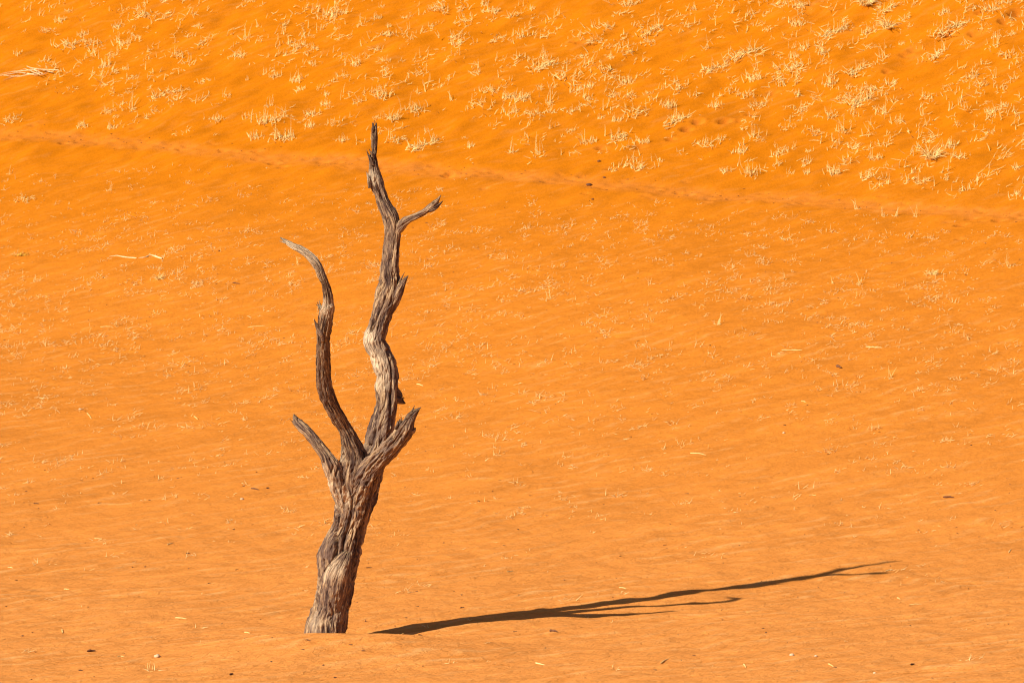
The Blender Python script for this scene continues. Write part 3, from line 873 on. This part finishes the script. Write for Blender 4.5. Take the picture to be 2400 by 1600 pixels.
LOOKN = {'s': ('spiky', 'spiky grass tuft'), 'm': ('matted', 'matted grass tuft'), 'l': ('streaky', 'flattened grass streak'),
         'w': ('wispy', 'wispy straw tuft'), 'b': ('rounded', 'rounded straw bush')}
SIZEN = {1: 'small', 2: 'medium', 3: 'large'}
COLS = [(200, 'at left edge'), (450, 'in left quarter'), (640, 'left of curved limb'), (820, 'above curved limb'),
        (950, 'by tree tip'), (1120, 'right of tree tip'), (1350, 'at picture middle'), (1600, 'right of middle'),
        (1850, 'above shadow fork'), (2100, 'above shadow tip'), (2300, 'at far right'), (9999, 'at right edge')]
BANDS = [(60, 'at the top'), (150, 'high up slope'), (250, 'halfway up slope'), (9999, 'low on slope')]
UNIQUE = {(2183, 374): 'large rounded bush of arching straw just above the path at far right',
          (1763, 412): 'large spiky bush of pale straw nearest the path on the right half',
          (664, 330): 'large spiky grass bush just above the path, left of the tree tip',
          (626, 290): 'tall bushy grass tuft up slope from the large bush left of the tree tip',
          (267, 302): 'spiky grass tuft just above the path on the left quarter',
          (194, 299): 'narrow spiky tuft just above the path, leftmost of the pair there',
          (598, 324): 'thin upright tuft directly left of the large bush by the path',
          (803, 333): 'small spiky tuft with a dark shadow just left of the tree tip',
          (990, 346): 'large feathery grass streak just right of the tree tip above the path',
          (919, 282): 'large spiky tuft right beside the topmost tip of the tree',
          (973, 264): 'large spiky tuft second to the right of the topmost tree tip',
          (1743, 130): 'brightest long grass streak climbing the upper right slope',
          (1678, 164): 'lower left end of the brightest long grass streak on the upper right slope',
          (1877, 20): 'large tuft at the top edge with a dark shadow to its right',
          (2028, 12): 'rounded straw bush cut by the top edge on the right',
          (2080, 70): 'curled rounded straw tuft below the top edge on the right',
          (2222, 74): 'large feathery grass streak high at right above dark footprints',
          (2202, 134): 'large feathery grass streak below the dark footprints high at right',
          (1072, 92): 'large matted grass patch high on the slope, up and right of the tree tip',
          (2161, 432): 'slim upright tuft just above the path below the rounded bush',
          (2386, 456): 'small bright tuft at the right edge just above the path',
          (2011, 490): 'tall thin straws standing alone on the path at right',
          (22, 408): 'thin tall straws just below the path at the left edge',
          (372, 655): 'small rounded tuft below the white stick on the left',
          (1201, 360): 'forked upright tuft just above the path right of the tree',
          (1266, 362): 'upright tuft just above the path, next right of the forked tuft',
          (2200, 134): 'large feathery grass streak below the dark footprints high at right',
          (779, 42): 'large upright tuft at the top edge up and left of the tree tip',
          (39, 128): 'small upright tuft near the left edge above the pale branch heap'}
def place_words(px, py, above):
    c = next(n for lim, n in COLS if px < lim)
    if not above: return c + ', below the path'
    gap = rows_above(px) - py
    if gap < 50: return c + ', just above the path'
    return c + ', ' + next(n for lim, n in BANDS if py < lim)
cells = {}
for i, (x, y, sz, lk, zone, above, pp) in enumerate(tuft_sites):
    if pp not in UNIQUE: cells.setdefault('%s %s %s' % (SIZEN[sz], LOOKN[lk][1], place_words(pp[0], pp[1], above)), []).append(i)
LABEL = {}
ORD5 = ['leftmost', 'second from left', 'third from left', 'fourth from left', 'fifth from left', 'sixth from left', 'seventh from left']
ORDER = {2: ['left of two', 'right of two'], 3: ['leftmost of three', 'middle of three', 'rightmost of three'],
         4: ['leftmost of four', 'second of four', 'third of four', 'rightmost of four']}
for lab, mem in cells.items():
    mem.sort(key=lambda i: tuft_sites[i][6][0])
    for k, i in enumerate(mem):
        LABEL[i] = lab if len(mem) == 1 else lab + ', ' + (ORDER[len(mem)][k] if len(mem) in ORDER else ORD5[min(k, 6)])
for i, (x, y, sz, lk, zone, above, pp) in enumerate(tuft_sites):
    o = bpy.data.objects.new('grass_tuft', None)
    COL.objects.link(o)
    sc = random.uniform(.85, 1.2)
    o.location = (x, y, surf(x, y)); o.rotation_euler = (0, 0, random.uniform(-.2, .2))
    o.scale = (sc * (1 if lk == 'l' or random.random() < .5 else -1), sc, sc * random.uniform(.9, 1.15))
    o.empty_display_size = 0.1
    tag(o, UNIQUE.get(pp) or LABEL[i], 'grass tuft', 'dry grass tufts on the dune')
    sl = round(max(0.0, (surf(x, y + .15) - surf(x, y - .15)) / .3) * 20) / 20
    sl = min(.45, max(.15, .1 * round(sl * 10)))
    a, b = lib(lk, sz, i % (3 if lk == 'b' else 8), sl)
    tag(link('leaf_clump', a, o), kind='stuff'); tag(link('stalks', b, o), kind='stuff')

# the many smaller tufts and loose straw between them: nobody could count these
def scatter(name, sites, label, cat):
    vs, fs = [], []
    for fn in sites:
        fn(vs, fs)
    return None

B1 = Blades()
def ground_mat(x, y): return surf(x, y)
rs = random.Random(5)
def low_clump(B, x, y, S, w, n, up=0.3, streak=0.0):
    z = surf(x, y)
    for _ in range(n):
        t = rs.uniform(-1, 1) * streak
        bx, by = x + t * .75 + rs.gauss(0, .05 * S), y + t * .75 + rs.gauss(0, .07 * S)
        p = (bx, by, surf(bx, by) - .004)
        lean = rs.uniform(1.0, 1.5) if rs.random() > up else rs.uniform(0, .9)
        B.stem(p, rs.gauss(.5, 1.3) if streak else rs.uniform(0, 6.28), lean, rs.uniform(.04, .13) * S, w * rs.uniform(.7, 1.2), rs.gauss(0, .4), 2, .5, rs)
for x, y in stuff_extra:
    low_clump(B1, x, y, rs.uniform(.8, 1.5), .014, rs.randint(8, 22), .4, rs.choice((0, .12, .2, .28)))
n_s = 0
while n_s < 950:
    x = rs.uniform(-10, 10); y = rs.uniform(17, 37)
    o = float(path_offset(x, y))
    if o < .5 or rs.random() > (.25 + .5 * o / 6) * (.4 + 1.6 * max(0, float(noise(x * 0.55, y * 0.55, seed=31)) + .25)): continue
    n_s += 1
    low_clump(B1, x, y, rs.uniform(.5, 1.1), .012, rs.randint(2, 8), .3, rs.choice((0, .05, .12)))
tag(link('dry_grass', B1.mesh('dry_grass', STRAW)), 'thin scattered dry grass and straw between the tufts of the upper slope', 'grass', kind='stuff')

B2 = Blades()
n_s = 0
while n_s < 4200:
    x = rs.uniform(-9.6, 9.6); y = rs.uniform(-4.5, 27)
    o = float(path_offset(x, y))
    if o > -.45: continue
    if abs(x) > 4.9 * (45 + y) / 45 + .4: continue
    den = float(np.interp(y, [-5, 2, 5, 9, 13, 18, 22, 27], [.025, .03, .07, .22, .6, 1, 1, .6]))
    den *= min(1, (-o - .2) / 1.5) * (.55 + .9 * float(noise(x * .8, y * .8, seed=51)))
    if rs.random() > den: continue
    n_s += 1
    if rs.random() < .22:
        low_clump(B2, x, y, rs.uniform(.45, .95), .0095, rs.randint(5, 14), .2, rs.choice((0, .06, .12)))
    else:
        low_clump(B2, x, y, rs.uniform(.25, .6), .0095, rs.randint(1, 5), .15, rs.choice((0, .04)))
tag(link('straw_litter', B2.mesh('straw_litter', LITTER)), 'short bits of pale straw scattered over the sand below the path', 'straw', kind='stuff')

B3 = Blades()
n_s = 0
while n_s < 380:
    x = rs.uniform(-8, 8); y = rs.uniform(-4.5, 24)
    if n_s % 3 == 0: y = float(np.interp(x, PATH[:, 0], PATH[:, 1])) + rs.gauss(0, .2)
    elif float(path_offset(x, y)) > -.4: continue
    if abs(x) > 4.9 * (45 + y) / 45 + .3: continue
    n_s += 1
    z = surf(x, y)
    B3.stem((x, y, z + .003), rs.uniform(0, 6.28), 1.5, rs.uniform(.012, .045), rs.uniform(.007, .014), 0, 1, 0, rs)
tag(link('dark_debris', B3.mesh('dark_debris', DARK)), 'tiny dark crumbs of bark strewn on the sand', 'debris', kind='stuff')

# ------------------------------------------------------------------ sticks, straws and stones lying on the sand
def stick(name, pxs, width, mat, label, cat, group=None, lift=0.0, seed=0, parent=None):
    """a bent stick through photo pixels on the sand"""
    P = []
    for k, (px, py) in enumerate(pxs):
        p = ground(px, py); P.append((p[0], p[1], surf(p[0], p[1]) + width * .35 + lift))
    P = np.array(P); nseg = 7
    Q = []
    for a, b in zip(P[:-1], P[1:]):
        for t in (0, .33, .66): Q.append(a + (b - a) * t)
    Q.append(P[-1]); Q = np.array(Q)
    for q in Q[1:-1]: q += rng.normal(0, width * .15, 3) * (1, 1, .4)
    for q in Q: q[2] = max(q[2], surf(q[0], q[1]) + width * .2)
    T = np.gradient(Q, axis=0); T /= np.linalg.norm(T, axis=1, keepdims=True)
    v, f = [], []
    for k, (q, t) in enumerate(zip(Q, T)):
        s = np.cross(t, (0, 0, 1)); s /= np.linalg.norm(s); u = np.cross(s, t)
        w = width * .5 * (1 - .55 * k / (len(Q) - 1)) * (1 + rng.normal(0, .12))
        if k == 0 or k == len(Q) - 1: w *= .55
        for j in range(nseg):
            a = 2 * math.pi * j / nseg
            v.append(q + w * (math.cos(a) * s + math.sin(a) * u))
    for k in range(len(Q) - 1):
        for j in range(nseg):
            f.append((k * nseg + j, k * nseg + (j + 1) % nseg, (k + 1) * nseg + (j + 1) % nseg, (k + 1) * nseg + j))
    v = np.array(v)
    if parent is None:
        org = np.array(Q[0]); me = new_mesh(name, v - org, f, mat); o = link(name, me, None, org)
        tag(o, label, cat, group)
    else:
        me = new_mesh(name, v - np.array(parent.location), f, mat); o = link(name, me, parent)
    return o

# heap of bleached branches at the left edge
p0 = ground(60, 178)
heap = bpy.data.objects.new('fallen_branch', None); COL.objects.link(heap); heap.location = (p0[0], p0[1], surf(p0[0], p0[1]))
tag(heap, 'bleached fallen branch with many bare twigs lying at the left edge of the dune', 'branch')
for pts, w in [([(138, 176), (110, 174), (85, 172), (60, 176), (30, 178), (0, 184)], .030), ([(125, 175), (95, 168), (70, 164), (62, 160)], .022),
               ([(100, 174), (72, 176), (46, 172), (20, 176), (-10, 182)], .026), ([(95, 186), (75, 178), (58, 172), (40, 178)], .020),
               ([(110, 176), (98, 180), (82, 181), (66, 178)], .018), ([(45, 177), (25, 184), (8, 190)], .018),
               ([(92, 172), (80, 166), (74, 165)], .015), ([(70, 175), (50, 180), (30, 180), (6, 178)], .018), ([(102, 184), (88, 176), (70, 170)], .015)]:
    stick('twig', pts, w * .72, BLEACH, None, None, lift=random.uniform(0, .07), parent=heap)

stick('stick', [(380, 607), (365, 603), (350, 598)], .030, BLEACH, 'short white stick, right end of the bleached pair left of the tree', 'stick', 'bleached sticks left of the tree')
stick('stick', [(350, 600), (340, 604), (325, 606)], .022, BLEACH, 'thin white stick touching the left of the short thick white stick', 'stick', 'bleached sticks left of the tree')
stick('stick', [(320, 606), (295, 604), (275, 600), (256, 602)], .018, BLEACH, 'long thin white stick, leftmost of the bleached sticks left of the tree', 'stick', 'bleached sticks left of the tree')

yt = bpy.data.objects.new('grass_tuft', None); COL.objects.link(yt)
p = ground(50, 598); yt.location = (p[0], p[1], surf(p[0], p[1]))
tag(yt, 'small mustard yellow grass tuft near the left edge', 'grass tuft')
yb, ys = Blades(), Blades()
for _ in range(40):
    yb.stem((rs.gauss(0, .06), rs.gauss(0, .05), -.005), rs.uniform(0, 6.28), rs.uniform(.7, 1.5), rs.uniform(.04, .12), .012, 0, 3, .5, rs)
ys.stem((-.03, 0, 0), 2.6, .1, .13, .010, .2, 3, .2, rs)
tag(link('leaf_clump', yb.mesh('leaf_clump', YELLOW), yt), kind='stuff'); link('stalk', ys.mesh('stalk', YELLOW), yt)

# straws one can point to: pixels of the two ends
STR = [((1255, 1554), (1277, 1559), 'pale straw lying below the shadow near the bottom edge'), ((1548, 1555), (1568, 1543), 'slanting pale straw near the bottom edge right of centre'),
       ((2130, 1418), (2160, 1416), 'pale straw lying right of the shadow tip, lower down'), ((1742, 1557), (1748, 1564), 'tiny bright straw at the bottom edge right'),
       ((1941, 1555), (1954, 1563), 'small slanting straw at the bottom right'), ((2364, 1295), (2371, 1287), 'tiny slanting straw near the right edge beyond the shadow tip'),
       ((2103, 1400), (2110, 1405), 'forked pale straw bit right of the shadow'), ((2075, 1339), (2092, 1336), 'bright curved straw just right of the shadow tip'),
       ((221, 1262), (238, 1263), 'bright straight straw on the left, level with the burl'), ((392, 1277), (406, 1273), 'slanting straw on the left between the straw and the trunk'),
       ((410, 1448), (437, 1450), 'long pale straw on the lower left in front of the trunk'), ((573, 1481), (586, 1484), 'bright bent straw left of the trunk foot'),
       ((150, 1380), (162, 1381), 'short bright straw on the lower left sand'), ((18, 1329), (30, 1330), 'short straw near the left edge below the burl level'),
       ((275, 1539), (290, 1539), 'faint straw left of the pale stone at lower left'), ((146, 1475), (146, 1484), 'tiny upright straw near the left at lip level'),
       ((1188, 1341), (1204, 1337), 'pale straw above the shadow between trunk and its fork'), ((1451, 1378), (1468, 1380), 'pale straw lying just above the shadow'),
       ((1897, 1161), (1912, 1161), 'short bright straw on the right slope above the shadow tip'), ((1832, 820), (1880, 822), 'long thin straw on the right slope'),
       ((2030, 813), (2068, 816), 'curved long straw on the far right slope'), ((1618, 1062), (1655, 1066), 'long pale straw on the slope right of the tree'),
       ((1878, 940), (1889, 943), 'short bright straw on the right slope'), ((204, 968), (214, 983), 'slanting pale straw on the left slope'),
       ((455, 976), (464, 983), 'short slanting straw on the slope left of the limb'), ((235, 767), (262, 766), 'pale flat straw on the left slope'),
       ((580, 768), (622, 764), 'long straw just left of the left limb'), ((976, 900), (992, 905), 'slanting straw just right of the tall limb')]
for a, b, lab in STR:
    m = ((a[0] + b[0]) / 2, (a[1] + b[1]) / 2 - .8)
    stick('straw', [a, m, b], .014, STRAW, lab, 'straw', 'loose straws on the sand')
DK = [((589, 1146), (607, 1148), .022, 'dark twig lying on the sand left of the trunk'), ((624, 1144), (631, 1144), .022, 'short dark twig just right of the longer dark twig'),
      ((1288, 1480), (1306, 1481), .030, 'dark curled leaf scrap below the shadow'), ((205, 1527), (224, 1526), .024, 'dark twig at the lower left'),
      ((437, 1298), (446, 1297), .018, 'small dark twig left of the burl'), ((1079, 1425), (1088, 1424), .016, 'small dark twig just above the shadow near the trunk'),
      ((539, 1581), (546, 1579), .022, 'dark scrap near the bottom edge left of the trunk'), ((981, 1488), (990, 1488), .016, 'small dark twig just below the start of the shadow'),
      ((718, 1500), (728, 1501), .014, 'small dark twig in front of the trunk foot'), ((858, 1330), (873, 1329), .012, 'thin dark twig on sand right of the burl'),
      ((782, 1587), (790, 1587), .018, 'small dark scrap at the bottom below the trunk'), ((184, 1571), (194, 1571), .014, 'thin dark twig near the bottom left corner'),
      ((2210, 1165), (2236, 1165), .028, 'long dark twig under a straw tuft far right'), ((2135, 1558), (2143, 1556), .022, 'dark scrap near the bottom right corner'),
      ((1960, 860), (1972, 864), .045, 'dark scrap with a pale straw on the right slope'), ((79, 1180), (91, 1180), .016, 'dark twig on the sand at far left'),
      ((229, 1179), (238, 1178), .012, 'thin dark twig left of the trunk, middle of the left slope'), ((545, 664), (562, 665), .02, 'dark twig left of the left limb high up')]
for a, b, w, lab in DK:
    stick('dark_twig', [a, ((a[0] + b[0]) / 2, (a[1] + b[1]) / 2 - w * 20), b], w, DARK, lab, 'twig', 'dark twigs on the sand')
# curled twig standing just right of the trunk
p = ground(854, 1456)
ct = Blades(); ct.stem((0, 0, -.01), .6, .55, .05, .012, -.4, 3, 0, rs); ct.stem((.0, 0, .0), 0.1, 1.2, .035, .009, .3, 2, 0, rs)
tag(link('curled_twig', ct.mesh('curled_twig', DARK), None, (p[0], p[1], surf(p[0], p[1]))), 'tiny curled dark twig standing just right of the trunk foot', 'twig')

def stone(px, py, wpx, mat, label, group):
    p = ground(px, py); s = wpx * MPP * .5
    n, m = 7, 10; v, f = [], []
    for i in range(n):
        ph = math.pi * i / (n - 1)
        for j in range(m):
            th = 2 * math.pi * j / m
            d = np.array([math.sin(ph) * math.cos(th), math.sin(ph) * math.sin(th), math.cos(ph)])
            k = 1 + .55 * float(noise(d[0] * 1.6 + px, d[1] * 1.6, d[2] * 1.6, seed=61))
            v.append(d * k * s * (1, .8, .6))
    for i in range(n - 1):
        for j in range(m):
            f.append((i * m + j, (i + 1) * m + j, (i + 1) * m + (j + 1) % m, i * m + (j + 1) % m))
    o = link('stone', new_mesh('stone', v, f, mat), None, (p[0], p[1], surf(p[0], p[1]) + s * .25))
    return tag(o, label, 'stone', group)
stone(368, 1538, 15, STONE, 'pale stone on the sand at the lower left', 'pale stones on the sand')
stone(1856, 1535, 12, STONE, 'pale flat stone in front of the shadow at lower right', 'pale stones on the sand')
stone(1912, 1538, 8, STONE, 'small pale stone right of the pale flat stone at lower right', 'pale stones on the sand')
stone(567, 1170, 10, STONE, 'pale stone on the sand left of the trunk', 'pale stones on the sand')
stone(2050, 1578, 7, STONE, 'tiny pale stone near the bottom edge at right', 'pale stones on the sand')
stone(1837, 1015, 9, STONE, 'small white stone on the right slope above the shadow', 'pale stones on the sand')
stone(188, 960, 11, STONE, 'pale stone on the left slope', 'pale stones on the sand')
for px, py, w, lab in [(53, 1490, 6, 'dark pebble near the left edge at trunk foot level'), (340, 1327, 5, 'dark pebble on the left sand at burl level'),
                       (442, 1331, 4, 'tiny dark pebble between the dark pebble and the trunk'), (636, 1550, 5, 'dark pebble left below the trunk'),
                       (758, 1559, 5, 'dark pebble straight below the trunk'), (1040, 1272, 5, 'dark pebble right of the trunk above the shadow'),
                       (1082, 1393, 5, 'dark pebble just above the shadow near the trunk'), (1795, 1482, 5, 'dark pebble in front of the shadow at right'),
                       (2276, 1043, 6, 'dark pebble on the far right slope'), (514, 588, 7, 'dark red pebble on the slope left of the limb tip')]:
    stone(px, py, w, STONED, lab, 'dark pebbles on the sand')
for px, py, w, lab in [(1381, 431, 21, 'largest dark mark on the path right of the tree'), (1404, 379, 14, 'dark mark above the path, up slope from the largest dark mark'),
                       (1416, 416, 12, 'small dark mark on the path just above and right of the largest one'), (1389, 468, 10, 'small dark mark below the path under the largest dark mark')]:
    stone(px, py, w, STONED, lab, 'dark marks by the path')  # dark lumps stand for the dark marks on and beside the path
